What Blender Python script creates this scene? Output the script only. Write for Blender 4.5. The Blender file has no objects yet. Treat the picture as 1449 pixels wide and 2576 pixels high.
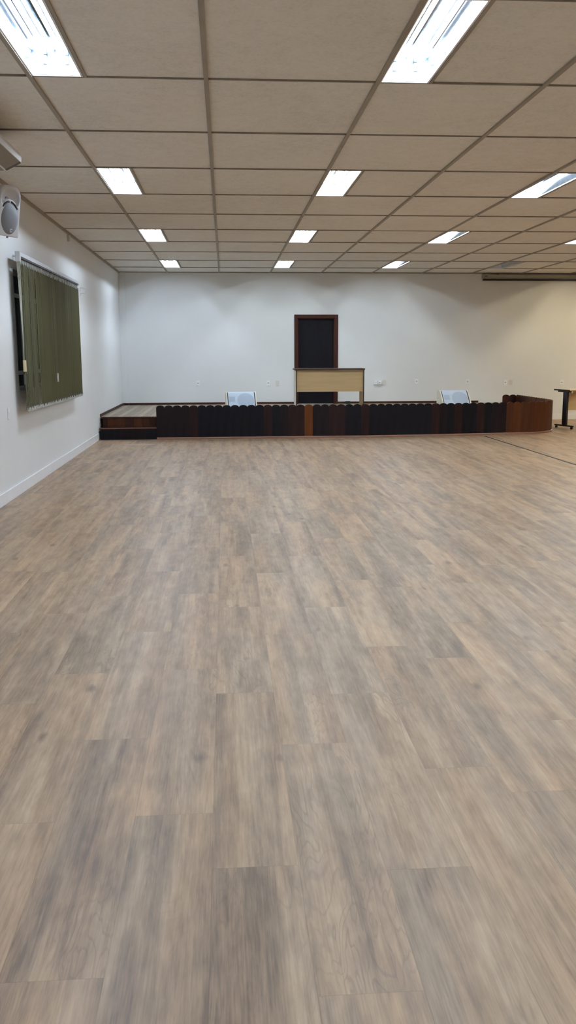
import bpy, bmesh, math, random
from mathutils import Vector, Matrix
random.seed(7)
PI = math.pi
SC = bpy.context.scene
COL = SC.collection

# ------------------------------------------------------------------ solved camera
F_PX, PITCH, YAW, ROLL = 2214.274, 0.1778, 0.0704, -0.0030
CAM = (0.1022, 0.0, 1.6768)
H = 3.6328            # ceiling
YB = 22.14            # back wall
XL = -2.4185          # left wall
XR = 16.3             # right wall (outside the frame)
YF = -3.6             # wall behind the camera
Y0, DJ, DI = 6.8334, 1.5675, 1.25   # ceiling grid

# ------------------------------------------------------------------ node helpers
def new_mat(name):
    m = bpy.data.materials.new(name); m.use_nodes = True
    nt = m.node_tree
    return m, nt, nt.nodes['Principled BSDF']

def nd(nt, typ, **kw):
    n = nt.nodes.new(typ)
    for k, v in kw.items(): setattr(n, k, v)
    return n

def mth(nt, op, a, b=None, c=None, clamp=False):
    n = nt.nodes.new('ShaderNodeMath'); n.operation = op; n.use_clamp = clamp
    for i, s in enumerate((a, b, c)):
        if s is None: continue
        if isinstance(s, (int, float)): n.inputs[i].default_value = s
        else: nt.links.new(s, n.inputs[i])
    return n.outputs[0]

def ramp(nt, fac, stops, interp='LINEAR'):
    r = nt.nodes.new('ShaderNodeValToRGB'); r.color_ramp.interpolation = interp
    el = r.color_ramp.elements
    while len(el) < len(stops): el.new(0.5)
    for e, (p, c) in zip(el, stops):
        e.position = p; e.color = (c[0], c[1], c[2], 1)
    nt.links.new(fac, r.inputs[0])
    return r.outputs[0]

def mixc(nt, fac, a, b, mode='MIX'):
    n = nt.nodes.new('ShaderNodeMix'); n.data_type = 'RGBA'; n.blend_type = mode
    for s, idx in ((fac, 0), (a, 6), (b, 7)):
        if isinstance(s, (int, float)): n.inputs[idx].default_value = s
        elif isinstance(s, tuple): n.inputs[idx].default_value = (s[0], s[1], s[2], 1)
        else: nt.links.new(s, n.inputs[idx])
    return n.outputs[2]

def comb(nt, x, y, z=0.0):
    n = nt.nodes.new('ShaderNodeCombineXYZ')
    for i, s in enumerate((x, y, z)):
        if isinstance(s, (int, float)): n.inputs[i].default_value = s
        else: nt.links.new(s, n.inputs[i])
    return n.outputs[0]

def noise(nt, vec, scale=1, detail=3, rough=.5, dist=0):
    n = nt.nodes.new('ShaderNodeTexNoise')
    n.inputs['Scale'].default_value = scale; n.inputs['Detail'].default_value = detail
    n.inputs['Roughness'].default_value = rough; n.inputs['Distortion'].default_value = dist
    nt.links.new(vec, n.inputs['Vector'])
    return n.outputs['Fac']

def srgb(r, g, b):
    f = lambda c: (c/255/12.92) if c <= 10 else ((c/255+.055)/1.055)**2.4
    return (f(r), f(g), f(b))

def mat(name, col, rough=.5, metal=0., var=.06, scale=(6, 6, 6), spec=.5, bump=0.):
    """painted / plain surface with a little procedural variation"""
    m, nt, b = new_mat(name)
    tc = nd(nt, 'ShaderNodeTexCoord')
    mp = nd(nt, 'ShaderNodeMapping'); mp.inputs['Scale'].default_value = scale
    nt.links.new(tc.outputs['Object'], mp.inputs['Vector'])
    n = noise(nt, mp.outputs[0], 1, 4)
    d = tuple(max(0, c*(1-var)) for c in col); l = tuple(min(1, c*(1+var)) for c in col)
    c = ramp(nt, n, [(.3, d), (.7, l)])
    nt.links.new(c, b.inputs['Base Color'])
    b.inputs['Roughness'].default_value = rough; b.inputs['Metallic'].default_value = metal
    b.inputs['Specular IOR Level'].default_value = spec
    if bump:
        bp = nd(nt, 'ShaderNodeBump'); bp.inputs['Strength'].default_value = bump; bp.inputs['Distance'].default_value = .01
        n2 = noise(nt, mp.outputs[0], 12, 3)
        nt.links.new(n2, bp.inputs['Height']); nt.links.new(bp.outputs[0], b.inputs['Normal'])
    return m

def wood(name, col, var=.25, rough=.45, scale=(30, 30, 1.5), spec=.12):
    return mat(name, col, rough, 0, var, scale, spec)

def emit(name, col, strength):
    m = bpy.data.materials.new(name); m.use_nodes = True
    nt = m.node_tree; nt.nodes.clear()
    o = nd(nt, 'ShaderNodeOutputMaterial'); e = nd(nt, 'ShaderNodeEmission')
    e.inputs[0].default_value = (*col, 1); e.inputs[1].default_value = strength
    nt.links.new(e.outputs[0], o.inputs[0]); return m

# ------------------------------------------------------------------ materials
def floor_material():
    m, nt, b = new_mat('vinyl_plank_floor')
    g = nd(nt, 'ShaderNodeNewGeometry')
    sp = nd(nt, 'ShaderNodeSeparateXYZ'); nt.links.new(g.outputs['Position'], sp.inputs[0])
    x, y = sp.outputs[0], sp.outputs[1]
    u = mth(nt, 'DIVIDE', mth(nt, 'SUBTRACT', x, .035), .287)
    row = mth(nt, 'FLOOR', u); fu = mth(nt, 'SUBTRACT', u, row)
    w1 = nd(nt, 'ShaderNodeTexWhiteNoise', noise_dimensions='1D'); nt.links.new(row, w1.inputs['W'])
    off = w1.outputs['Value']
    for k, ph in ((-2, .58), (-1, .02), (0, .255), (1, .654), (2, .288), (3, .83), (4, .975)):   # joint positions seen in the nearest rows
        is_k = mth(nt, 'COMPARE', row, float(k), .25)
        off = mth(nt, 'ADD', mth(nt, 'MULTIPLY', is_k, ph), mth(nt, 'MULTIPLY', mth(nt, 'SUBTRACT', 1., is_k), off))
    v = mth(nt, 'ADD', mth(nt, 'DIVIDE', y, 1.53), off)
    cl = mth(nt, 'FLOOR', v); fv = mth(nt, 'SUBTRACT', v, cl)
    w2 = nd(nt, 'ShaderNodeTexWhiteNoise', noise_dimensions='2D'); nt.links.new(comb(nt, row, cl), w2.inputs['Vector'])
    rs = nd(nt, 'ShaderNodeSeparateColor'); nt.links.new(w2.outputs['Color'], rs.inputs[0])
    rx, ry, rz = rs.outputs
    px = mth(nt, 'ADD', x, mth(nt, 'MULTIPLY', rx, 37.)); py = mth(nt, 'ADD', y, mth(nt, 'MULTIPLY', ry, 53.))
    def field(sx, sy, detail, rough=.5, dist=0.):
        return noise(nt, comb(nt, mth(nt, 'MULTIPLY', px, sx), mth(nt, 'MULTIPLY', py, sy), mth(nt, 'MULTIPLY', rz, 9.)), 1, detail, rough, dist)
    bands = field(8, .62, 3, .5, .6)
    hue = field(6, .6, 2)
    grain = field(60, 2.2, 4, .6, .3)
    fine = field(170, 9, 2)
    cath = field(7.5, 1.3, 3, .5, .5)
    mask = field(4.5, .8, 1)
    blotch = field(16, 5, 4, .6)
    # broad light / dark streaks
    t = mth(nt, 'MULTIPLY', mth(nt, 'SUBTRACT', bands, .5), 1.35)
    t = mth(nt, 'ADD', t, mth(nt, 'MULTIPLY', mth(nt, 'SUBTRACT', grain, .5), .72))
    t = mth(nt, 'ADD', t, mth(nt, 'MULTIPLY', mth(nt, 'SUBTRACT', fine, .5), .42))
    t = mth(nt, 'ADD', t, mth(nt, 'MULTIPLY', mth(nt, 'SUBTRACT', rx, .5), .14))
    t = mth(nt, 'ADD', t, mth(nt, 'MULTIPLY', mth(nt, 'SUBTRACT', blotch, .5), .75))
    t = mth(nt, 'ADD', t, .44, clamp=True)
    warm = ramp(nt, t, [(.0, FL(112, 92, 76)), (.3, FL(151, 128, 107)), (.55, FL(175, 150, 126)), (.8, FL(191, 166, 141)), (1., FL(204, 181, 156))])
    cool = ramp(nt, t, [(.0, FL(116, 100, 86)), (.3, FL(146, 129, 113)), (.55, FL(168, 150, 133)), (.8, FL(185, 168, 149)), (1., FL(198, 182, 163))])
    hf = mth(nt, 'ADD', mth(nt, 'MULTIPLY', mth(nt, 'SUBTRACT', hue, .5), 3.), mth(nt, 'ADD', mth(nt, 'MULTIPLY', mth(nt, 'SUBTRACT', rz, .5), .5), .5), clamp=True)
    c = mixc(nt, hf, warm, cool)
    # cathedral grain lines
    ln = mth(nt, 'SINE', mth(nt, 'MULTIPLY', cath, 95.))
    ln = mth(nt, 'SMOOTH_MIN', 1., mth(nt, 'MAXIMUM', 0., mth(nt, 'SUBTRACT', ln, .55)), .1)
    mk = mth(nt, 'MULTIPLY', mth(nt, 'SUBTRACT', mask, .53), 6., clamp=True)
    c = mixc(nt, mth(nt, 'MULTIPLY', mth(nt, 'MULTIPLY', ln, mk), .75), c, FL(98, 84, 75))
    # knots
    vo = nd(nt, 'ShaderNodeTexVoronoi', feature='F1'); vo.inputs['Scale'].default_value = 1
    nt.links.new(comb(nt, mth(nt, 'MULTIPLY', px, 4.6), mth(nt, 'MULTIPLY', py, 2.0), rz), vo.inputs['Vector'])
    kn = mth(nt, 'MULTIPLY', mth(nt, 'SUBTRACT', mth(nt, 'MULTIPLY', rx, .16), mth(nt, 'ADD', vo.outputs['Distance'], mth(nt, 'MULTIPLY', mth(nt, 'SUBTRACT', blotch, .5), .25))), 9., clamp=True)
    c = mixc(nt, mth(nt, 'MULTIPLY', kn, .62), c, FL(84, 70, 62))
    # plank joints
    eu = mth(nt, 'MULTIPLY', mth(nt, 'MINIMUM', fu, mth(nt, 'SUBTRACT', 1., fu)), .287)
    ev = mth(nt, 'MULTIPLY', mth(nt, 'MINIMUM', fv, mth(nt, 'SUBTRACT', 1., fv)), 1.53)
    e = mth(nt, 'MINIMUM', eu, ev)
    jm = mth(nt, 'MULTIPLY', mth(nt, 'SUBTRACT', .0016, e), 1500., clamp=True)
    c = mixc(nt, mth(nt, 'MULTIPLY', jm, .24), c, FL(80, 66, 56))
    # dried plaster smear in front of the steps
    dx = mth(nt, 'DIVIDE', mth(nt, 'SUBTRACT', x, -1.5), .36); dy = mth(nt, 'DIVIDE', mth(nt, 'SUBTRACT', y, 16.75), .22)
    rr = mth(nt, 'ADD', mth(nt, 'MULTIPLY', dx, dx), mth(nt, 'MULTIPLY', dy, dy))
    sm = noise(nt, comb(nt, mth(nt, 'MULTIPLY', x, 7.), mth(nt, 'MULTIPLY', y, 7.)), 1, 3)
    sk = mth(nt, 'MULTIPLY', mth(nt, 'SUBTRACT', mth(nt, 'ADD', sm, .25), rr), 2.2, clamp=True)
    c = mixc(nt, mth(nt, 'MULTIPLY', sk, .45), c, FL(205, 195, 180))
    nt.links.new(c, b.inputs['Base Color'])
    nt.links.new(mth(nt, 'ADD', mth(nt, 'MULTIPLY', grain, .12), .37), b.inputs['Roughness'])
    b.inputs['Specular IOR Level'].default_value = .46
    bp = nd(nt, 'ShaderNodeBump'); bp.inputs['Strength'].default_value = .08; bp.inputs['Distance'].default_value = .004
    nt.links.new(grain, bp.inputs['Height']); nt.links.new(bp.outputs[0], b.inputs['Normal'])
    return m

FK = (.895, .80, .675)
def FL(r, g, b):
    c = srgb(r, g, b); return tuple(v*k for v, k in zip(c, FK))

def tile_material():
    m, nt, b = new_mat('mineral_ceiling_tile')
    g = nd(nt, 'ShaderNodeNewGeometry')
    n1 = noise(nt, g.outputs['Position'], 38, 4, .7)
    n2 = noise(nt, g.outputs['Position'], 9, 3)
    n3 = noise(nt, g.outputs['Position'], .8, 2)
    t = mth(nt, 'ADD', mth(nt, 'MULTIPLY', n1, .5), mth(nt, 'ADD', mth(nt, 'MULTIPLY', n2, .25), mth(nt, 'MULTIPLY', n3, .25)))
    c = ramp(nt, t, [(.34, (.68, .65, .595)), (.5, (.80, .765, .70)), (.66, (.86, .825, .76))])
    nt.links.new(c, b.inputs['Base Color']); b.inputs['Roughness'].default_value = .9
    b.inputs['Specular IOR Level'].default_value = .1
    return m

def deck_material():
    m, nt, b = new_mat('worn_deck_boards')
    g = nd(nt, 'ShaderNodeNewGeometry')
    sp = nd(nt, 'ShaderNodeSeparateXYZ'); nt.links.new(g.outputs['Position'], sp.inputs[0])
    u = mth(nt, 'DIVIDE', sp.outputs[0], .13); row = mth(nt, 'FLOOR', u); fu = mth(nt, 'SUBTRACT', u, row)
    w = nd(nt, 'ShaderNodeTexWhiteNoise', noise_dimensions='1D'); nt.links.new(row, w.inputs['W'])
    n = noise(nt, comb(nt, mth(nt, 'MULTIPLY', sp.outputs[0], 30.), mth(nt, 'MULTIPLY', sp.outputs[1], 1.5), w.outputs['Value']), 1, 4)
    t = mth(nt, 'ADD', mth(nt, 'MULTIPLY', n, .6), mth(nt, 'MULTIPLY', w.outputs['Value'], .4))
    c = ramp(nt, t, [(.2, srgb(118, 104, 87)), (.8, srgb(170, 151, 128))])
    jm = mth(nt, 'MULTIPLY', mth(nt, 'SUBTRACT', .06, mth(nt, 'MINIMUM', fu, mth(nt, 'SUBTRACT', 1., fu))), 25., clamp=True)
    c = mixc(nt, mth(nt, 'MULTIPLY', jm, .75), c, srgb(60, 50, 42))
    nt.links.new(c, b.inputs['Base Color']); b.inputs['Roughness'].default_value = .55
    return m

M = {}
M['wall'] = mat('white_wall_paint', (.80, .80, .785), .75, 0, .015, (1.3, 1.3, 1.3), .2, .03)
M['floor'] = floor_material()
M['tile'] = tile_material()
M['runner'] = mat('ceiling_runner', (.36, .315, .255), .6, 0, .08, (4, 2, 4), .2)
M['cross'] = mat('ceiling_cross_bar', (.27, .235, .19), .6, 0, .25, (3, 3, 3), .2)
M['white_trim'] = mat('white_gloss_paint', (.89, .89, .91), .35, 0, .02)
M['white_plastic'] = mat('white_plastic', (.90, .90, .91), .35, 0, .01)
M['beige_plastic'] = mat('beige_plastic', (.70, .68, .63), .4, 0, .03)
M['grey_plastic'] = mat('grey_plastic', (.30, .29, .28), .5, 0, .05)
M['black'] = mat('black_matt', (.008, .008, .010), .5, 0, .1)
M['black_metal'] = mat('black_painted_metal', (.010, .010, .013), .45, 0, .1)
M['reflector'] = mat('lamp_reflector', (.60, .68, .78), .10, 1., .15, (25, 9, 25), .6)
M['lamp_rim'] = mat('lamp_rim_white', (.86, .87, .88), .4, 0, .02)
M['tube'] = emit('fluorescent_tube', (.86, 1.0, 1.12), 143.)
M['tube_cool'] = emit('fluorescent_tube_cool', (.84, 1.0, 1.20), 143.)
M['tube_warm'] = emit('fluorescent_tube_warm', (1.0, .86, .58), 165.)
M['tube_off'] = mat('tube_off', (.55, .55, .55), .3)
M['holder'] = mat('lamp_holder', (.45, .5, .55), .4)
M['door_leaf'] = mat('dark_door_veneer', (.0085, .0075, .0095), .45, 0, .15, (18, 18, 1), .10)
M['door_frame'] = wood('door_frame_wood', (.048, .0165, .0105), .2)
M['trim_brown'] = wood('brown_skirting', (.055, .022, .014), .2, scale=(2, 30, 30))
M['moulding'] = wood('fence_moulding', (.20, .105, .070), .15, .5, (2, 2, 30))
M['deck'] = deck_material()
M['b_black'] = wood('board_black', (.0065, .0055, .0072), .3, .42)
M['b_dark'] = wood('board_dark_brown', (.0105, .0065, .0070), .25, .42)
M['b_red'] = wood('board_red_brown', (.0185, .0080, .0072), .25, .42)
M['b_orange'] = wood('board_orange', (.098, .027, .0065), .15, .45)
M['b_brown'] = wood('board_brown', (.068, .021, .0080), .2, .42)
M['b_brown2'] = wood('board_brown_deep', (.052, .0165, .0075), .2, .42)
M['b_umber'] = wood('board_umber', (.036, .0125, .0075), .2, .45)
M['maple'] = wood('maple_laminate', (.66, .475, .25), .07, .5, (1.2, 20, 14), .3)
M['maple_top'] = wood('maple_laminate_pale', (.68, .55, .37), .05, .4, (1.2, 14, 14), .4)
M['maple_edge'] = wood('pale_edge_band', (.70, .63, .49), .05, .45)
M['dark_edge'] = wood('dark_edge_band', (.075, .05, .032), .15, .45, (2, 20, 20))
M['dark_strip'] = mat('dark_edge_strip', (.016, .015, .016), .5)
M['olive'] = mat('olive_blind_fabric', (.072, .064, .026), .8, 0, .12, (40, 40, .6), .15)
M['blind_rail'] = mat('blind_rail_white', (.70, .72, .74), .35, 0, .03)
M['rail_dark'] = mat('blind_rail_slot', (.030, .024, .024), .5)
M['cord'] = mat('pale_cord', (.58, .56, .48), .7)
M['dull_cord'] = mat('olive_cord', (.16, .15, .09), .7)
M['cord_weight'] = mat('cream_cord_weight', (.72, .60, .36), .4, 0, .04)
M['vane_weight'] = mat('vane_weight_grey', (.50, .49, .43), .5, 0, .2, (20, 20, 20))
M['weight_plate'] = mat('vane_weight_plate', (.055, .05, .035), .6)
M['vane_clip'] = mat('vane_clip_white', (.36, .37, .35), .5, 0, .15)
M['aluminium'] = mat('window_frame_grey', (.085, .085, .080), .4, .6, .08)
M['cream'] = mat('cream_side_panel', (.74, .70, .58), .4, 0, .03)
M['grille_white'] = mat('monitor_grille_white', (.60, .68, .78), .5, 0, .04, (90, 90, 90))
M['cone_blue'] = mat('woofer_behind_grille', (.45, .53, .63), .55, 0, .05, (90, 90, 90))
M['spk_white'] = mat('speaker_white', (.70, .71, .74), .45, 0, .02)
M['spk_grille'] = mat('speaker_grille_grey', (.25, .265, .29), .55, 0, .12, (220, 220, 220))
M['badge'] = mat('badge_white', (.75, .77, .85), .4)
M['badge_ink'] = mat('badge_ink_blue', (.16, .18, .30), .4)
M['ac_white'] = mat('air_conditioner_white', (.80, .82, .86), .4, 0, .02)
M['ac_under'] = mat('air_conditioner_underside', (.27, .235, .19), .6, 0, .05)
M['ac_dark'] = mat('air_conditioner_dark_end', (.085, .08, .078), .6)
M['screen_case'] = mat('screen_case_ivory', (.36, .33, .26), .5, 0, .03)
M['tag_brown'] = mat('brown_tag', (.10, .075, .05), .5)
def glass_material():
    m, nt, b = new_mat('night_window_glass')
    tc = nd(nt, 'ShaderNodeTexCoord')
    n = noise(nt, tc.outputs['Object'], 2, 2)
    c = ramp(nt, n, [(.3, (.010, .011, .012)), (.7, (.016, .017, .018))])
    nt.links.new(c, b.inputs['Base Color']); b.inputs['Roughness'].default_value = .08
    b.inputs['Specular IOR Level'].default_value = .5
    return m
M['glass'] = glass_material()

# ------------------------------------------------------------------ mesh helpers
def BM(): return bmesh.new()

def box(bm, x0, x1, y0, y1, z0, z1, bev=0.):
    r = bmesh.ops.create_cube(bm, size=1)
    vs = r['verts']
    for v in vs:
        v.co = Vector((x0+(v.co.x+.5)*(x1-x0), y0+(v.co.y+.5)*(y1-y0), z0+(v.co.z+.5)*(z1-z0)))
    if bev:
        es = list({e for v in vs for e in v.link_edges})
        bmesh.ops.bevel(bm, geom=es, offset=bev, segments=2, affect='EDGES', profile=.6)
    return vs

def prism(bm, pts, axis, a, b):
    """extrude a 2-D outline along an axis ('x','y','z') from a to b"""
    def mk(p, t):
        if axis == 'x': return (t, p[0], p[1])
        if axis == 'y': return (p[0], t, p[1])
        return (p[0], p[1], t)
    v0 = [bm.verts.new(mk(p, a)) for p in pts]; v1 = [bm.verts.new(mk(p, b)) for p in pts]
    n = len(pts)
    bm.faces.new(v0); bm.faces.new(list(reversed(v1)))
    for i in range(n):
        bm.faces.new((v0[i], v0[(i+1) % n], v1[(i+1) % n], v1[i]))
    bmesh.ops.recalc_face_normals(bm, faces=bm.faces[:])

def tube(bm, pts, r, seg=8):
    pts = [Vector(p) for p in pts]; rings = []
    for i, p in enumerate(pts):
        d = (pts[min(i+1, len(pts)-1)]-pts[max(i-1, 0)]).normalized()
        a = d.cross(Vector((0, 0, 1)));
        if a.length < 1e-3: a = d.cross(Vector((1, 0, 0)))
        a.normalize(); b2 = d.cross(a)
        rings.append([bm.verts.new(p+a*math.cos(t*2*PI/seg)*r+b2*math.sin(t*2*PI/seg)*r) for t in range(seg)])
    for q, s in zip(rings, rings[1:]):
        for k in range(seg): bm.faces.new((q[k], q[(k+1) % seg], s[(k+1) % seg], s[k]))
    bm.faces.new(rings[0]); bm.faces.new(rings[-1])
    bmesh.ops.recalc_face_normals(bm, faces=bm.faces[:])

def disc_z(bm, cx, cy, z0, z1, r, seg=20):
    pts = [(cx+r*math.cos(2*PI*k/seg), cy+r*math.sin(2*PI*k/seg)) for k in range(seg)]
    prism(bm, pts, 'z', z0, z1)

def link(o): COL.objects.link(o); return o

def obj(name, bm, m, parent=None, smooth=False):
    me = bpy.data.meshes.new(name); bm.to_mesh(me); bm.free()
    for mm in (m if isinstance(m, (list, tuple)) else [m]): me.materials.append(mm)
    if smooth:
        for p in me.polygons: p.use_smooth = True
    o = bpy.data.objects.new(name, me); link(o)
    if parent: o.parent = parent
    return o

def tag(o, label, cat, group=None):
    o['label'] = label; o['category'] = cat
    if group: o['group'] = group
    return o

def thing(name, label, cat, loc=(0, 0, 0), rz=0., group=None):
    o = bpy.data.objects.new(name, None); link(o)
    o.empty_display_size = .1
    o.location = loc; o.rotation_euler = (0, 0, rz)
    return tag(o, label, cat, group)

def struct(name, bm, m, parent=None):
    o = obj(name, bm, m, parent)
    if parent is None: o['kind'] = 'structure'
    return o

def dup(root, loc, label, rz=None, group=None):
    r = root.copy(); link(r); r.location = loc; r['label'] = label
    if rz is not None: r.rotation_euler = (0, 0, rz)
    if group: r['group'] = group
    for ch in list(root.children):
        c = ch.copy(); link(c); c.parent = r
        for g in list(ch.children):
            d = g.copy(); link(d); d.parent = c
    return r

# ================================================================== ROOM SHELL
bm = BM(); box(bm, XL-.2, XR+.2, YF-.2, YB+.2, -.12, 0); struct('floor', bm, M['floor'])

# left wall with window opening
WY0, WY1, WZ0, WZ1 = 11.12, 14.75, 1.235, 2.69
WT = H+.25
bm = BM()
box(bm, XL-.2, XL, YF-.2, WY0, 0, WT); box(bm, XL-.2, XL, WY1, YB+.2, 0, WT)
box(bm, XL-.2, XL, WY0, WY1, 0, WZ0); box(bm, XL-.2, XL, WY0, WY1, WZ1, WT)
struct('wall_left', bm, M['wall'])
bm = BM(); box(bm, XR, XR+.2, YF-.2, YB+.2, 0, WT); struct('wall_right', bm, M['wall'])
bm = BM(); box(bm, XL, XR, YF-.2, YF, 0, WT); struct('wall_front', bm, M['wall'])
# back wall with door opening
DX0, DX1, DZ1, DZ0 = 1.905, 2.845, 2.555, .44
bm = BM()
box(bm, XL, DX0, YB, YB+.2, 0, WT); box(bm, DX1, XR, YB, YB+.2, 0, WT)
box(bm, DX0, DX1, YB, YB+.2, DZ1, WT); box(bm, DX0, DX1, YB, YB+.2, 0, DZ0)
struct('wall_back', bm, M['wall'])
# shallow boxed chase in the left back corner
bm = BM(); box(bm, XL, XL+.15, YB-.03, YB, .44, H-.012); struct('pillar_1', bm, M['wall'])

# ceiling: thick tiles between the bars, holes where the lamps sit
LIGHT_COLS, LIGHT_ROWS, NO_LAMP = (-1, 1, 3, 5, 7, 9), (-4, -1, 2, 5, 8), ((7, -4), (9, -4), (9, -1))   # lamp in the cell j..j+1
LW = .372
bm = BM()
ys = [YF]+[Y0+DJ*j for j in range(-6, 10) if Y0+DJ*j > YF]+[YB]
xs = [XL]+[DI*i for i in range(-1, 14) if DI*i < XR]+[XR]
for a, b2 in zip(ys, ys[1:]):
    j = round((a-Y0)/DJ) if a > YF else round((b2-Y0)/DJ)-1
    for c, d in zip(xs, xs[1:]):
        i = round(c/DI) if c > XL else -2
        c2 = c
        if i in LIGHT_COLS and j in LIGHT_ROWS and (i, j) not in NO_LAMP: c2 = DI*i+LW+.004
        z = H+.002+random.random()*.004
        vs = box(bm, c2+.004, d-.004, a+.004, b2-.004, z, z+.016)
        sx, sy = random.uniform(-.0022, .0022), random.uniform(-.0022, .0022)
        for v in vs: v.co.z += abs(sx)*abs(v.co.x-(c2+d)/2)+abs(sy)*abs(v.co.y-(a+b2)/2)
ceil = struct('ceiling', bm, M['tile'])
bm = BM(); box(bm, XL, XR, YF, YB, H+.16, H+.2); obj('light_leak_backing', bm, M['grey_plastic'], ceil)  # unseen slab added above the tiles to stop light leaking through
bm = BM()
for i in range(-1, 14):
    if DI*i < XR: box(bm, DI*i-.0165, DI*i+.0165, YF, YB, H-.012, H+.006)
for i in LIGHT_COLS:
    for j in LIGHT_ROWS:
        if (i, j) in NO_LAMP: continue
        y = Y0+DJ*j; box(bm, DI*i+LW+.008, DI*i+LW+.030, y, y+DJ, H-.009, H+.006)
box(bm, XL, XL+.032, YF, YB, H-.03, H+.006); box(bm, XR-.032, XR, YF, YB, H-.02, H+.006)
obj('ceiling_runner', bm, M['runner'], ceil)
bm = BM()
for j in range(-6, 10):
    y = Y0+DJ*j
    if y > YF: box(bm, XL, XR, y-.009, y+.009, H-.006, H+.006)
box(bm, XL, XR, YB-.02, YB, H-.012, H+.006); box(bm, XL, XR, YF, YF+.02, H-.012, H+.006)
obj('ceiling_cross_bar', bm, M['cross'], ceil)

# skirtings
def skirt(bm, x0, x1, y0, y1, h): box(bm, x0, x1, y0, y1, 0, h, .003)
bm = BM(); skirt(bm, XL, XL+.016, YF, 17.70, .135); struct('baseboard_left', bm, M['white_trim'])
bm = BM(); skirt(bm, 7.34, XR, YB-.016, YB, .135); struct('baseboard_back', bm, M['white_trim'])
bm = BM(); skirt(bm, XR-.016, XR, YF, YB-.02, .135); struct('baseboard_right', bm, M['white_trim'])
bm = BM(); box(bm, XL+.152, 1.84, YB-.018, YB, .442, .492); box(bm, 2.915, 6.52, YB-.018, YB, .442, .492)
box(bm, XL+.02, XL+.152, YB-.048, YB-.03, .442, .492)
box(bm, XL, XL+.018, 18.02, YB-.06, .442, .492); struct('trim_1', bm, M['trim_brown'])
# dark joint strip across the floor
bm = BM(); prism(bm, [(5.392, 0.0), (5.397, .006), (5.423, .006), (5.428, 0.0)], 'y', 5., 17.72); struct('trim_2', bm, M['black'])

# door
bm = BM()
prism(bm, [(1.832, .44), (1.832, 2.628), (2.922, 2.628), (2.922, .44), (DX1-.01, .44), (DX1-.01, DZ1-.01), (DX0+.01, DZ1-.01), (DX0+.01, .44)], 'y', YB-.02, YB)
box(bm, DX0, DX0+.03, YB, YB+.14, .44, DZ1); box(bm, DX1-.03, DX1, YB, YB+.14, .44, DZ1); box(bm, DX0, DX1, YB, YB+.14, DZ1-.03, DZ1)
dr = struct('door_1', bm, M['door_frame'])
bm = BM(); box(bm, DX0+.032, DX1-.032, YB+.06, YB+.1, .445, DZ1-.032, .003); lf = obj('door_leaf', bm, M['door_leaf'], dr)

# window (behind the blind)
gx = XL-.10
bm = BM()
def fr(y0, y1, z0, z1, x0=gx-.02, x1=gx+.03): box(bm, x0, x1, y0, y1, z0, z1)
fr(WY0, WY0+.05, WZ0, WZ1); fr(WY1-.05, WY1, WZ0, WZ1); fr(WY0, WY1, WZ0, WZ0+.05); fr(WY0, WY1, WZ1-.05, WZ1)
fr(WY0, WY1, 1.425, 1.475); fr(WY0, WY1, 2.38, 2.43)
for k in range(1, 6):
    y = WY0+(WY1-WY0)*k/6; fr(y-.025, y+.025, WZ0, WZ1)
wn = struct('window_1', bm, M['aluminium'])
bm = BM(); box(bm, gx-.006, gx, WY0+.02, WY1-.02, WZ0+.02, WZ1-.02); obj('window_pane', bm, M['glass'], wn)
bm = BM(); box(bm, gx, XL+.012, WY0+.001, WY1-.001, WZ0, WZ0+.016, .003); obj('window_sill', bm, mat('sill_grey', (.30, .31, .31), .4), wn)

# ================================================================== CEILING LIGHTS
def make_light(kind, label):
    r = thing('ceiling_light', label, 'ceiling light', (0, 0, 0), 0, 'recessed ceiling lights')
    W, L, D, TZ_ = LW, DJ-.022, .122, .082
    # reflector trough
    bm = BM(); x0, x1 = .018, W; y0, y1 = .011, .011+L; t = .004
    def quad(a, b2, c, d): bm.faces.new([bm.verts.new(p) for p in (a, b2, c, d)])
    ix0, ix1 = x0+.045, x1-.045
    quad((x0, y0, 0), (x0, y1, 0), (ix0, y1, D), (ix0, y0, D))
    quad((x1, y0, 0), (ix1, y0, D), (ix1, y1, D), (x1, y1, 0))
    xm = (x0+x1)/2
    quad((ix0, y0, D), (ix0, y1, D), (xm-.02, y1, D), (xm-.02, y0, D))
    quad((xm-.02, y0, D), (xm-.02, y1, D), (xm, y1, D-.03), (xm, y0, D-.03))
    quad((xm, y0, D-.03), (xm, y1, D-.03), (xm+.02, y1, D), (xm+.02, y0, D))
    quad((xm+.02, y0, D), (xm+.02, y1, D), (ix1, y1, D), (ix1, y0, D))
    bmesh.ops.remove_doubles(bm, verts=bm.verts[:], dist=1e-5)
    bmesh.ops.solidify(bm, geom=bm.faces[:], thickness=.002)
    obj('reflector', bm, M['reflector'], r)
    for yy in (y0, y1-.02):                                   # end plates
        bm = BM(); prism(bm, [(x0, 0), (ix0, D), (ix1, D), (x1, 0)], 'y', yy, yy+.02)
        obj('end_plate', bm, M['lamp_rim'], r)
    bm = BM()
    box(bm, x0-.004, x0+.010, y0, y1, -.006, .002); box(bm, x1-.010, x1+.004, y0, y1, -.006, .002)
    box(bm, x0+.010, x1-.010, y0-.002, y0+.012, -.006, .002); box(bm, x0+.010, x1-.010, y1-.012, y1+.002, -.006, .002)
    obj('rim', bm, M['lamp_rim'], r)
    for s in (-1, 1):
        xc = xm+s*.075
        bm = BM(); tube(bm, [(xc, y0+.05, TZ_), (xc, y1-.05, TZ_)], .0135, 10)
        tb = obj('lamp_tube', bm, M[kind], r, True)
        for yy in (y0+.02, y1-.05):
            bm = BM(); box(bm, xc-.014, xc+.014, yy, yy+.03, TZ_-.018, D-.002, .003)
            obj('lamp_holder', bm, M['holder'], tb)
    return r

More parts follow.
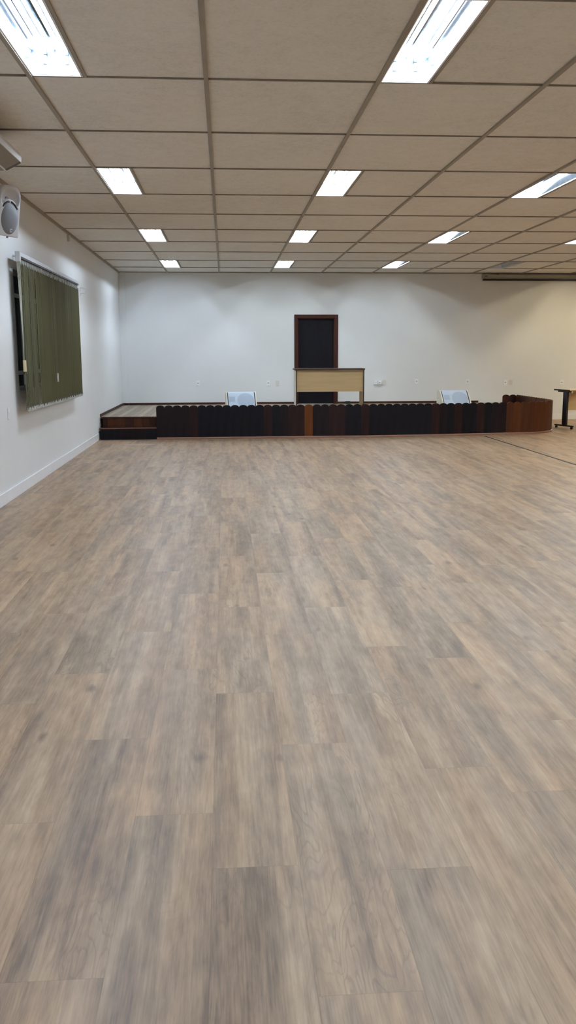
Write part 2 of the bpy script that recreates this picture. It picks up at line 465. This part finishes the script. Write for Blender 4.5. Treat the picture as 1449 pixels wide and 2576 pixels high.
lab = {
 (-1, -1): 'large lit twin-tube ceiling light at the top left corner, nearest of the left column',
 (-1, 2): 'lit ceiling light in the left column, second from the camera, near the hanging air conditioner',
 (-1, 5): 'lit ceiling light in the left column, third from the camera, beyond the window blind',
 (-1, 8): 'small lit ceiling light in the left column, closest to the back wall',
 (1, -1): 'large lit twin-tube ceiling light at top right, nearest of the middle column',
 (1, 2): 'lit ceiling light in the column above the door, second from the camera',
 (1, 5): 'lit ceiling light in the column above the door, third from the camera',
 (1, 8): 'small lit ceiling light just in front of the wall above the dark door',
 (3, 2): 'bright slanted ceiling light at the right edge, nearest of the third column',
 (3, 5): 'slanted ceiling light in the third column, middle of that column',
 (3, 8): 'small ceiling light of the third column, closest to the back wall',
 (5, 5): 'lit ceiling light cut by the right edge, only its left tip showing',
 (5, 8): 'unlit grey ceiling light beside the projection screen case',
}
protos = {}
for i in LIGHT_COLS:
    for j in LIGHT_ROWS:
        if (i, j) in NO_LAMP: continue
        kind = 'tube'
        if (i, j) == (5, 8): kind = 'tube_off'
        elif i == -1: kind = 'tube_cool'
        elif i >= 7 and j >= 2: kind = 'tube_warm'
        l = lab.get((i, j))
        if l is None:  # unseen lamps continuing the grid, added for the light they give
            where = {-4: 'over the viewer', -1: 'level with the first row', 2: 'level with the second row', 5: 'level with the third row', 8: 'next to the back wall'}[j]
            cn = {-1: 'left', 1: 'middle', 3: 'third', 5: 'fourth', 7: 'fifth', 9: 'rightmost'}[i]
            l = f'lit twin-tube ceiling light of the {cn} column {where}, outside the photo'
        loc = (DI*i, Y0+DJ*j, H)
        if kind not in protos:
            protos[kind] = make_light(kind, l); protos[kind].location = loc
        else:
            dup(protos[kind], loc, l)

# ================================================================== STAGE
DZ = .44
path = [(-1.267, 17.70), (2.8, 17.70), (4.45, 17.845), (5.93, 18.05), (6.45, 18.13), (6.70, 18.215), (6.90, 18.35), (7.07, 18.53), (7.19, 18.76), (7.235, 19.0), (7.25, 19.4), (7.25, 21.42)]
st = thing('stage', 'low stage of worn grey deck boards with two brown steps along the back wall', 'stage', (0, 0, 0))
bm = BM()
ins = [(x-.05 if x > 6.4 else x, y+.06) for x, y in path[1:]]
poly = [(XL+.002, 17.985), (-1.24, 17.985), (-1.24, 17.76)]+ins[:-1]+[(7.2, YB-.02), (XL+.152, YB-.02)]
poly[-1:] = [(XL+.17, YB-.005), (XL+.17, YB-.08), (XL+.002, YB-.08)]
poly = [(x, min(y, YB-.005)) for x, y in poly]
prism(bm, poly, 'z', DZ-.03, DZ); obj('deck', bm, M['deck'], st)
bm = BM(); box(bm, XL+.03, -1.27, 17.968, 17.9845, DZ-.026, DZ-.0005, .002); obj('nosing', bm, M['trim_brown'], st)
# upper riser boards
xr = [-2.375, -2.27, -1.93, -1.75, -1.58, -1.41, -1.27]
for (a, b2), k in zip(zip(xr, xr[1:]), ('b_umber', 'b_brown', 'b_umber', 'b_brown', 'b_brown2', 'b_umber')):
    bm = BM(); box(bm, a+.001, b2-.001, 17.985, 18.005, .235, DZ-.03); obj('riser_board', bm, M[k], st)
bm = BM(); box(bm, -2.395, -1.27, 17.715, 17.985, .205, .235, .004); obj('step_tread', bm, M['b_umber'], st)
bm = BM(); box(bm, -2.395, -1.27, 17.708, 17.7155, .222, .238); obj('step_nosing', bm, M['moulding'], st)
xr = [-2.375, -1.99, -1.50, -1.27]
for (a, b2), k in zip(zip(xr, xr[1:]), ('b_black', 'b_dark', 'b_black')):
    bm = BM(); box(bm, a+.001, b2-.001, 17.72, 17.74, .0, .205); obj('step_riser_board', bm, M[k], st)
bm = BM(); box(bm, -2.376, -2.36, 17.985, 18.6, .0, DZ-.03); box(bm, -2.376, -2.36, 17.742, 17.985, 0, .205)
obj('side_panel', bm, M['b_umber'], st)

# fence with rounded board tops
fn = thing('stage_fence', 'dark round-topped wooden board fence wrapping the stage front and curving round its right end', 'fence', (0, 0, 0))
BW, BH, B0 = .1643, .675, .042
def board_mesh(w, m, back=False):
    bm = BM(); hw = w/2; rise = .046
    pts = [(-hw, B0), (hw, B0), (hw, BH-rise)]
    for k in range(1, 10):
        a = PI*k/10; pts.append((hw*math.cos(a), BH-rise+rise*math.sin(a)))
    pts.append((-hw, BH-rise))
    prism(bm, pts, 'y', -.010, .012)
    me = bpy.data.meshes.new('board'); bm.to_mesh(me); bm.free(); me.materials.append(m); return me
bmesh_by = {k: board_mesh(BW, M[k]) for k in ('b_black', 'b_dark', 'b_red', 'b_orange', 'b_brown', 'b_brown2', 'b_umber')}
def along(s):
    for (a, b2) in zip(path, path[1:]):
        d = math.dist(a, b2)
        if s <= d: return (a[0]+(b2[0]-a[0])*s/d, a[1]+(b2[1]-a[1])*s/d)
        s -= d
    return path[-1]
total = sum(math.dist(a, b2) for a, b2 in zip(path, path[1:]))
nb = int(total/BW)
cols = {k: 'b_black' for k in range(44)}
for k in (0, 1, 2, 3, 15, 19, 20, 35, 43): cols[k] = 'b_dark'
for k in (4, 13, 16, 17, 21, 22, 25, 34, 37, 40): cols[k] = 'b_red'
cols[42] = 'b_dark'; cols[18] = 'b_orange'
tail = ['b_brown', 'b_brown', 'b_brown2', 'b_brown', 'b_brown2', 'b_brown2', 'b_brown']
for k in range(nb):
    a = along(k*BW); b2 = along((k+1)*BW); mid = ((a[0]+b2[0])/2, (a[1]+b2[1])/2)
    key = cols.get(k)
    if key is None:
        if mid[1] < 19.0: key = tail[k % 7]
        else: key = random.choice(['b_brown', 'b_umber', 'b_brown', 'b_brown2', 'b_brown'])
    o = bpy.data.objects.new('board', bmesh_by[key]); link(o); o.parent = fn
    o.location = (mid[0], mid[1], 0); o.rotation_euler = (0, 0, math.atan2(b2[1]-a[1], b2[0]-a[0]))
    if key == 'b_orange': o['label'] = 'orange-brown board among the dark ones'
ex, ey = 7.25, along(nb*BW)[1]-.005
for k, key in ((0, 'b_red'), (1, 'b_umber')):
    o = bpy.data.objects.new('board', bmesh_by[key]); link(o); o.parent = fn
    o.location = (ex-.01-.0822-.172*k, ey+.02, 0); o.scale = (1.04, 1, 1)
# base moulding following the boards
bm = BM(); n = 70; rings = []
for k in range(n+1):
    s = total*k/n*.985
    p = along(s); q = along(min(s+.02, total)); p0 = along(max(s-.02, 0))
    t = Vector((q[0]-p0[0], q[1]-p0[1], 0)).normalized(); nn = Vector((t.y, -t.x, 0))
    prof = [(.030, 0), (.030, .022), (.022, .036), (.013, .044), (-.008, .044), (-.008, 0)]
    rings.append([bm.verts.new((p[0]+nn.x*a, p[1]+nn.y*a, z)) for a, z in prof])
for a, b2 in zip(rings, rings[1:]):
    for k in range(6): bm.faces.new((a[k], a[(k+1) % 6], b2[(k+1) % 6], b2[k]))
bm.faces.new(rings[0]); bm.faces.new(rings[-1]); bmesh.ops.recalc_face_normals(bm, faces=bm.faces[:])
obj('base_moulding', bm, M['moulding'], fn)
bm = BM(); box(bm, -.09, .09, -.012, .012, 0, .047, .004)
e = obj('moulding_end', bm, M['white_trim'], fn); e.location = (7.145, 18.645, 0); e.rotation_euler = (0, 0, math.radians(62)); e['label'] = 'short white piece of base moulding'

# ================================================================== DESK ON THE STAGE
dk = thing('desk', 'tall maple desk with dark edges standing on the stage in front of the door', 'desk', (2.43, 19.6, DZ+.0005), 0)
HW, HT, DD = .762, .914, .56
bm = BM(); box(bm, -HW-.028, HW+.012, -.03, DD+.02, HT-.034, HT, .004); obj('desk_top', bm, M['dark_edge'], dk)
for s, nm in ((-1, 'l'), (1, 'r')):
    x = s*(HW-.011)
    bm = BM(); box(bm, x-.011, x+.011, 0.002, DD, 0, HT-.035); p = obj('side_panel', bm, M['maple_edge'] if s < 0 else M['maple'], dk)
    bm = BM(); box(bm, x-.0115, x+.0115, -.001, .0015, 0, HT-.035); obj('edge_band', bm, M['dark_strip'], p)
bm = BM(); box(bm, -HW+.023, HW-.023, .06, .078, .405, HT-.038); obj('modesty_panel', bm, M['maple'], dk)

# ================================================================== STAGE MONITORS
def make_monitor(label):
    r = thing('stage_monitor', label, 'speaker', (0, 0, 0), 0, 'wedge stage monitors')
    prof = [(.22, 0), (.22, .40), (.16, .437), (.09, .447), (.045, .440), (.005, .420), (-.05, .372), (-.12, .300), (-.19, .222), (-.245, .15), (-.262, .10), (-.25, .03), (-.235, 0)]
    bm = BM(); prism(bm, [(y, z-.006 if z > .05 else z) for y, z in prof], 'x', -.292, .292); obj('cabinet', bm, M['black'], r)
    for s in (-1, 1):
        bm = BM(); pr = [(y*1.03-.002, z*1.022) for y, z in prof]
        prism(bm, pr, 'x', s*.305-.0125, s*.305+.0125); sp_ = obj('side_panel', bm, M['cream'], r)
        bm = BM(); tube(bm, [(s*.3175, .10, .13), (s*.345, .10, .13)], .022, 12); obj('side_knob', bm, M['black'], sp_)
    gp = prof[2:12]
    def strip(x0, x1, off, mt, name, par, zlo=None):
        bm = BM(); vs = []
        for k, (y, z) in enumerate(gp):
            vs.append([bm.verts.new((x, y-off*.72, z+off*.72)) for x in (x0, x1)])
        for a, b2 in zip(vs, vs[1:]): bm.faces.new((a[0], a[1], b2[1], b2[0]))
        bmesh.ops.recalc_face_normals(bm, faces=bm.faces[:])
        bmesh.ops.solidify(bm, geom=bm.faces[:], thickness=.006)
        return obj(name, bm, mt, par, False)
    g = strip(-.274, .274, .004, M['grille_white'], 'grille', r)
    # arc-length param of the front for patches that show through the grille
    ln = [0]
    for a, b2 in zip(gp, gp[1:]): ln.append(ln[-1]+math.dist(a, b2))
    def onface(s):
        for k in range(len(gp)-1):
            if s <= ln[k+1]:
                f = (s-ln[k])/(ln[k+1]-ln[k]); return (gp[k][0]+(gp[k+1][0]-gp[k][0])*f, gp[k][1]+(gp[k+1][1]-gp[k][1])*f)
        return gp[-1]
    def patch(fn_in, x0, x1, s0, s1, name, nx=26, ns=24):
        bm = BM(); grid = {}
        for i in range(nx+1):
            for k in range(ns+1):
                s = s0+(s1-s0)*k/ns; hwid = fn_in(k/ns)
                x = (x0+x1)/2+hwid*(x1-x0)/2*(2*i/nx-1)
                y, z = onface(s); grid[i, k] = bm.verts.new((x, y-.0075, z+.0075))
        for i in range(nx):
            for k in range(ns): bm.faces.new((grid[i, k], grid[i+1, k], grid[i+1, k+1], grid[i, k+1]))
        bmesh.ops.remove_doubles(bm, verts=bm.verts[:], dist=1e-5)
        obj(name, bm, M['cone_blue'], g, True)
    patch(lambda t: math.sqrt(max(0, 1-(2*t-1)**2)), -.085, .262, .165, .58, 'woofer')
    patch(lambda t: 1., -.255, -.135, .27, .40, 'horn', 4, 6)
    return r
m1 = make_monitor('white-grilled wedge stage monitor with cream sides behind the fence left of the desk')
m1.location = (.435, 18.72, DZ); m1.rotation_euler = (0, 0, math.radians(4))
dup(m1, (5.035, 18.86, DZ), 'white-grilled wedge stage monitor with cream sides on the right half of the stage', math.radians(3))

# small black floor box by the desk
bm = BM(); box(bm, -.06, .06, -.05, .05, 0, .065, .006); b1 = obj('cable_box', bm, M['black'])
b1.location = (3.17, 22.03, DZ+.0005); tag(b1, 'small black cable box on the stage at the wall behind the desk', 'box')

# ================================================================== WALL PLATES
PW, PH = .082, .128
def make_plate(label, m=M['white_plastic']):
    r = thing('wall_socket', label, 'wall socket', (0, 0, 0), 0, 'socket plates on the back wall')
    bm = BM(); box(bm, -PW/2, PW/2, -.010, 0, -PH/2, PH/2, .004); obj('cover_plate', bm, m, r)
    bm = BM(); box(bm, -.016, .016, -.0125, -.009, -.012, .012, .002); obj('socket_insert', bm, M['grey_plastic'], r)
    return r
def make_blank(label):
    r = thing('wall_plate', label, 'wall plate', (0, 0, 0), 0, 'blank plates on the back wall')
    pts = []
    for k in range(24):
        a = 2*PI*k/24; cx, cz = math.cos(a), math.sin(a)
        pts.append((math.copysign(abs(cx)**.45, cx)*PW*.56, math.copysign(abs(cz)**.45, cz)*PH/2))
    bm = BM(); prism(bm, pts, 'y', -.012, 0); obj('cover_plate', bm, M['beige_plastic'], r)
    bm = BM(); tube(bm, [(0, -.0135, 0), (0, -.010, 0)], .004, 10); obj('screw', bm, M['grey_plastic'], r)
    return r
def make_surface(label):
    r = thing('surface_socket_box', label, 'wall socket', (0, 0, 0), 0, 'surface-mounted socket boxes')
    bm = BM(); box(bm, -.041, .041, -.052, 0, -.045, .045, .005); obj('housing', bm, M['white_plastic'], r)
    bm = BM(); tube(bm, [(0, -.055, 0), (0, -.050, 0)], .013, 14); obj('socket_insert', bm, M['grey_plastic'], r)
    return r
P = make_plate('white socket plate on back wall far left of the left stage monitor'); P.location = (-.564, YB, .966)
dup(P, (1.181, YB, .961), 'white socket plate on back wall just left of the round-edged plate by the door')
dup(P, (4.923, YB, .986), 'white socket plate alone on back wall between desk and right stage monitor')
dup(P, (6.229, YB, .968), 'white socket plate on back wall just above the right stage monitor')
dup(P, (7.205, YB, .946), 'left plate of the touching pair above the right end of the fence')
dup(P, (8.675, YB, .94), 'white socket plate on back wall above the black-legged table')
B = make_blank('round-edged blank beige plate on back wall next to the door frame'); B.location = (1.409, YB, .957)
dup(B, (4.10, YB, .962), 'round-edged blank plate right of the two boxy sockets beside the desk')
dup(B, (7.345, YB, .945), 'right plate of the touching pair above the right end of the fence')
S = make_surface('boxy white surface socket nearest the desk'); S.location = (3.878, YB, .962)
dup(S, (3.978, YB, .962), 'boxy white surface socket with a dark hole, between its twin and a blank plate')
for c in S.children: 
    if c.name.startswith('socket_insert'): c.scale = (.5, 1, .5)

sw = thing('light_switch', 'white rounded switch plate on left wall below the window blind', 'light switch', (XL, 10.485, 1.0), 0)
bm = BM(); box(bm, 0, .012, -.036, .036, -.065, .065, .005); obj('cover_plate', bm, M['white_plastic'], sw)
bm = BM(); box(bm, .011, .016, -.012, .012, -.02, .02, .002); obj('rocker', bm, M['white_plastic'], sw)

# wire hook beside the blind, small box under the ceiling edge
bm = BM(); pts = [(0, 0, .0), (0, 0, .05), (.02, 0, .055), (.06, 0, .05), (.095, 0, .03), (.10, 0, -.01), (.085, 0, -.04), (.05, 0, -.045), (.01, 0, -.04), (.004, 0, -.075)]
tube(bm, pts, .0045, 6); hk = obj('wall_hook', bm, M['beige_plastic']); hk.location = (XL+.004, 16.15, 2.775)
tag(hk, 'thin pale looped hook on left wall beyond the window blind', 'hook')
bm = BM(); box(bm, 0, .045, -.05, .05, -.06, .04, .006); sb = obj('junction_box', bm, M['beige_plastic']); sb.location = (XL, 15.1, H-.09)
tag(sb, 'small beige box high on left wall just under the ceiling edge', 'box')

# ================================================================== VERTICAL BLIND
BX, BY0, BY1, BZ = -2.295, 10.90, 15.12, 2.835
vb = thing('vertical_blind', 'olive green vertical blind hanging over the dark window on left wall', 'blind', (BX, BY0, 0))
bm = BM(); box(bm, -.022, .022, 0, BY1-BY0, BZ-.018, BZ+.028, .003); rl = obj('rail', bm, M['blind_rail'], vb)
bm = BM(); box(bm, -.012, .023, .02, BY1-BY0-.01, BZ-.040, BZ-.019); obj('rail_slot', bm, M['rail_dark'], rl)
bm = BM()
for yy in (.25, 1.6, 2.9, 4.0): box(bm, XL-BX, -.022, yy-.015, yy+.015, BZ, BZ+.02)
obj('rail_bracket', bm, M['blind_rail'], rl)
bm = BM(); box(bm, -.03, .03, -.045, -.001, BZ-.085, BZ+.035, .008); obj('end_cap', bm, M['blind_rail'], vb)
NV = 44
ZT, ZB = BZ-.085, 1.045
bm = BM(); box(bm, -.0009, .0009, -.0475, .0475, ZB, ZT); me_v = bpy.data.meshes.new('vane'); bm.to_mesh(me_v); bm.free(); me_v.materials.append(M['olive'])
bm = BM(); box(bm, -.006, .006, -.012, .012, ZT-.015, BZ-.040); box(bm, -.003, .003, -.02, .02, ZT-.02, ZT+.012); me_h = bpy.data.meshes.new('vane_clip'); bm.to_mesh(me_h); bm.free(); me_h.materials.append(M['vane_clip'])
bm = BM(); box(bm, -.004, .004, -.045, .045, ZB-.028, ZB+.004)
for f in bm.faces: f.material_index = 1
tube(bm, [(0.007, -.045, ZB-.006), (.009, -.020, ZB-.044), (.009, .02, ZB-.052), (.007, .045, ZB-.010)], .0055, 5)
me_w = bpy.data.meshes.new('vane_weight'); bm.to_mesh(me_w); bm.free(); me_w.materials.append(M['vane_weight']); me_w.materials.append(M['weight_plate'])
for k in range(NV):
    o = bpy.data.objects.new('vane', me_v); link(o); o.parent = vb
    o.location = (0, .055+(BY1-BY0-.11)*k/(NV-1), 0)
    # near vanes stand ajar, the far ones lie closed
    a = 1.5+3.5*math.sin(k*1.7) if k < 10 else -12+random.uniform(-5, 5)
    if k in (19, 22, 31, 33, 35): a = 4
    o.rotation_euler = (0, 0, math.radians(a))
    for nm, me in (('vane_clip', me_h), ('vane_weight', me_w)):
        c = bpy.data.objects.new(nm, me); link(c); c.parent = o
def cordset(y, x, zt, zb, n, sp):
    for q in range(n):
        bm = BM(); tube(bm, [(x+q*.009, y-.01+q*sp, zt), (x+.012+q*.002, y+.03, (zt+zb)/2-.2), (x+.014, y+.03, zb)], .0028, 5)
        obj('pull_cord', bm, M['cord'], vb)
cordset(-.03, -.012, BZ-.08, 1.60, 4, .012)
bm = BM(); tube(bm, [(.006, 0, 1.475), (.006, 0, 1.480), (.006, 0, 1.605), (.006, 0, 1.61)], .020, 12); cw = obj('cord_weight', bm, M['cord_weight'], vb, True)
bm = BM(); tube(bm, [(.062, 1.78, BZ-.05), (.062, 1.78, 1.42)], .0016, 5); tube(bm, [(.062, 1.70, BZ-.05), (.062, 1.72, 1.42)], .0016, 5); obj('control_cord', bm, M['dull_cord'], vb)
bm = BM(); tube(bm, [(.062, 1.78, 1.30), (.062, 1.78, 1.42)], .012, 10); obj('cord_weight', bm, M['vane_weight'], vb)

# ================================================================== WALL SPEAKER
def make_wall_speaker():
    r = thing('wall_speaker', 'white loudspeaker with oval grey grille on left wall above the window', 'speaker', (0, 0, 0))
    Wd, Ht, Dp = .165, .50, .20
    def hw(t):
        if t > .80: return Wd*(1-.03*t)*math.sqrt(max(0, 1-.62*((t-.80)/.20)**2.6))
        if t < .06: return Wd*(.93+.07*math.sqrt(max(0, 1-((.06-t)/.06)**2)))
        return Wd*(1-.03*t)
    NS, NT = 40, 60
    def depth(x, z):
        rr = ((x)/.135)**2+((z-.375)/.105)**2
        d = 0
        if rr < 1: d = .060*(1-rr)**.6
        r2 = (x/.148)**2+((z-.185)/.19)**2          # raised surround of the woofer
        if r2 < 1 and z > .185: d = min(d, .004)
        return d
    bm = BM(); g = {}
    for i in range(NS+1):
        s = 2*i/NS-1
        for k in range(NT+1):
            t = k/NT; x = s*hw(t); z = t*Ht+(.012*(1-s*s) if t == 1 else 0)
            e = max(abs(s), 0); edge = .012*max(0, (e-.86)/.14)**2
            g[i, k] = bm.verts.new((x, depth(x, z)+edge, z))
    for i in range(NS):
        for k in range(NT): bm.faces.new((g[i, k], g[i+1, k], g[i+1, k+1], g[i, k+1]))
    ring = [g[i, 0] for i in range(NS)]+[g[NS, k] for k in range(NT)]+[g[i, NT] for i in range(NS, 0, -1)]+[g[0, k] for k in range(NT, 0, -1)]
    prev = ring
    for f, yy in ((.99, .07), (.82, .16), (.70, Dp)):
        cur = [bm.verts.new((v.co.x*f, yy, Ht/2+(v.co.z-Ht/2)*f)) for v in ring]
        n = len(ring)
        for k in range(n): bm.faces.new((prev[k], prev[(k+1) % n], cur[(k+1) % n], cur[k]))
        prev = cur
    bm.faces.new(prev); bmesh.ops.recalc_face_normals(bm, faces=bm.faces[:])
    cab = obj('cabinet', bm, M['spk_white'], r, True)
    # oval grille, domed
    bm = BM(); cz, ra, rb = .175, .130, .158; cen = bm.verts.new((0, -.022, cz)); rings = []
    for q in range(1, 9):
        f = q/8; rings.append([bm.verts.new((ra*f*math.cos(a), -.022+.024*f**3, cz+rb*f*math.sin(a))) for a in [2*PI*k/40 for k in range(40)]])
    for k in range(40): bm.faces.new((cen, rings[0][k], rings[0][(k+1) % 40]))
    for a, b2 in zip(rings, rings[1:]):
        for k in range(40): bm.faces.new((a[k], b2[k], b2[(k+1) % 40], a[(k+1) % 40]))
    bmesh.ops.recalc_face_normals(bm, faces=bm.faces[:])
    gr = obj('woofer_grille', bm, M['spk_grille'], r, True)
    bm = BM(); box(bm, -.014, .014, -.027, -.019, .045, .080, .003); bd = obj('badge', bm, M['badge'], gr)
    bd.location = (.015, .006, 0)
    bm = BM(); box(bm, -.007, .007, -.0285, -.026, .056, .071, .001); ink = obj('badge_mark', bm, M['badge_ink'], bd)
    for a0, a1 in ((96, 140), (40, 84)):
        bm = BM(); pts = []
        for k in range(9):
            a = math.radians(a0+(a1-a0)*k/8); pts.append((1.10*ra*math.cos(a), .0035, cz+1.10*rb*math.sin(a)))
        tube(bm, pts, .0105, 8); obj('port_slot', bm, M['black'], r, True)
    bm = BM(); tube(bm, [(0, .045, .375), (0, .058, .375)], .022, 16); obj('horn_throat', bm, M['grey_plastic'], r)
    bm = BM(); disc_z(bm, .05, .06, -.014, .002, .010, 12); obj('foot', bm, M['grey_plastic'], r)
    return r
wsp = make_wall_speaker()
SA = math.radians(62)
wsp.location = (-2.138, 9.775, 2.895)
wsp.rotation_euler = (math.radians(9), 0, SA)
wsp.rotation_mode = 'XYZ'
# bracket to the wall
bm = BM(); box(bm, XL, XL+.012, 9.80, 9.92, 3.08, 3.26, .002); tube(bm, [(XL+.01, 9.86, 3.17), (-2.30, 9.86, 3.17)], .016, 10)
br = obj('wall_bracket', bm, M['black_metal']); br.parent = wsp
bpy.context.view_layer.update()
br.matrix_parent_inverse = wsp.matrix_world.inverted()

# ================================================================== AIR CONDITIONER under the ceiling
ac = thing('air_conditioner', 'white air conditioner hung under the ceiling at the left edge', 'air conditioner', (XL+.02, 8.6, 3.32))
ox = XL+.02
P_ = [(-2.395, 3.325), (-1.857, 3.327), (-1.716, 3.398), (-1.712, 3.44), (-1.722, 3.475), (-1.745, 3.50), (-1.79, 3.512), (-2.395, 3.515)]
P_ = [(x-ox, z-3.32) for x, z in P_]
bm = BM(); prism(bm, P_, 'y', -1.7, 0.); obj('body', bm, M['ac_white'], ac)
# sloped outlet panel and its dark end
def slab(x0, z0, x1, z1, ya, yb_, t, m, nm):
    bm = BM(); d = Vector((x1-x0, z1-z0)).normalized(); n = Vector((d.y, -d.x))
    prism(bm, [(x0-ox, z0-3.32), (x1-ox, z1-3.32), (x1-ox+n.x*t, z1-3.32+n.y*t), (x0-ox+n.x*t, z0-3.32+n.y*t)], 'y', ya, yb_); return obj(nm, bm, m, ac)
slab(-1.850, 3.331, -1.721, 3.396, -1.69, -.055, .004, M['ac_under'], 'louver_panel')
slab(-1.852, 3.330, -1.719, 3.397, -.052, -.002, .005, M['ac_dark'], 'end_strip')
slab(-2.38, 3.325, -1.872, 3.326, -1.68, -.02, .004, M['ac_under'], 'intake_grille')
bm = BM()
for yy in (-1.5, -.2):
    for xx in (.12, .5): box(bm, xx, xx+.02, yy-.01, yy+.01, .18, H-3.32-.005)
obj('hanger', bm, M['grey_plastic'], ac)

# ================================================================== PROJECTION SCREEN
ps = thing('projection_screen', 'rolled-up projection screen case on back wall under the ceiling at right', 'projection screen', (6.49, YB-.006, H))
LN = 3.2
bm = BM(); box(bm, 0.02, LN, -.10, -.005, -.118, -.045, .006); obj('case', bm, M['screen_case'], ps)
bm = BM(); box(bm, 0, .02, -.104, -.003, -.124, -.03, .004); obj('end_cap', bm, M['screen_case'], ps)
bm = BM(); box(bm, .03, LN, -.075, -.03, -.185, -.145, .004); obj('weight_bar', bm, M['black'], ps)
bm = BM(); box(bm, .04, LN-.02, -.055, -.05, -.148, -.115); obj('fabric', bm, M['screen_case'], ps)
bm = BM(); box(bm, .06, .13, -.1035, -.0995, -.092, -.072, .001); obj('maker_tag', bm, M['tag_brown'], ps)
bm = BM()
for xx in (.4, 2.6): box(bm, xx, xx+.04, -.06, .0055, -.05, -.013)
obj('bracket', bm, M['grey_plastic'], ps)

# ================================================================== TABLE AT RIGHT
tb = thing('folding_table', 'pale wood table on a black T-shaped leg at the right edge', 'table', (7.69, 19.38, 0), math.radians(16))
TZ = .872
bm = BM(); box(bm, -.02, 1.5, -.20, .36, TZ-.026, TZ, .003); tt = obj('table_top', bm, M['maple_top'], tb)
bm = BM(); box(bm, -.026, -.0195, -.20, .36, TZ-.028, TZ+.001); obj('edge_band', bm, M['black'], tt)
for xx in (.03, 1.40):
    bm = BM(); box(bm, xx-.02, xx+.03, -.07, .07, .075, TZ-.06, .004); box(bm, xx-.02, xx+.03, -.15, .26, TZ-.06, TZ-.027, .003); lg = obj('leg', bm, M['black_metal'], tb)
    bm = BM(); box(bm, xx-.02, xx+.03, -.30, .34, .05, .085, .012); obj('foot', bm, M['black_metal'], lg)
    for yy in (-.25, .29):
        bm = BM(); tube(bm, [(xx-.012, yy, .027), (xx+.022, yy, .027)], .027, 14); obj('caster', bm, M['black'], lg)
bm = BM(); box(bm, .055, 1.37, .10, .118, .40, TZ-.028); obj('modesty_panel', bm, M['maple'], tb)
bm = BM(); box(bm, .06, .085, -.175, -.15, TZ-.075, TZ-.027, .004); obj('latch', bm, M['white_plastic'], tb)

# ================================================================== CAMERA
def camera():
    cy, sy = math.cos(YAW), math.sin(YAW); cp, sp = math.cos(PITCH), math.sin(PITCH); cr, sr = math.cos(ROLL), math.sin(ROLL)
    Ry = Matrix(((cy, -sy, 0), (sy, cy, 0), (0, 0, 1))); A = Matrix(((1, 0, 0), (0, 0, -1), (0, 1, 0)))
    Rp = Matrix(((1, 0, 0), (0, cp, -sp), (0, sp, cp))); Rr = Matrix(((cr, -sr, 0), (sr, cr, 0), (0, 0, 1)))
    R = Rr @ Rp @ A @ Ry
    right, up, back = R[0].copy(), -R[1], -R[2]
    m = Matrix.Identity(4)
    for k in range(3): m[k][0], m[k][1], m[k][2] = right[k], up[k], back[k]
    m[0][3], m[1][3], m[2][3] = CAM
    cd = bpy.data.cameras.new('camera'); cd.sensor_fit = 'VERTICAL'; cd.sensor_height = 36.; cd.lens = F_PX/2576*36.
    cd.clip_start = .05; cd.clip_end = 200
    o = bpy.data.objects.new('camera', cd); link(o); o.matrix_world = m; SC.camera = o
camera()

w = bpy.data.worlds.new('night'); w.use_nodes = True; SC.world = w
w.node_tree.nodes['Background'].inputs[0].default_value = (.01, .012, .02, 1); w.node_tree.nodes['Background'].inputs[1].default_value = .3
vs = SC.view_settings
SC.display_settings.display_device = 'sRGB'
vs.view_transform = 'Standard'; vs.look = 'None'; vs.gamma = 1; vs.use_curve_mapping = False
vs.exposure = 0.0
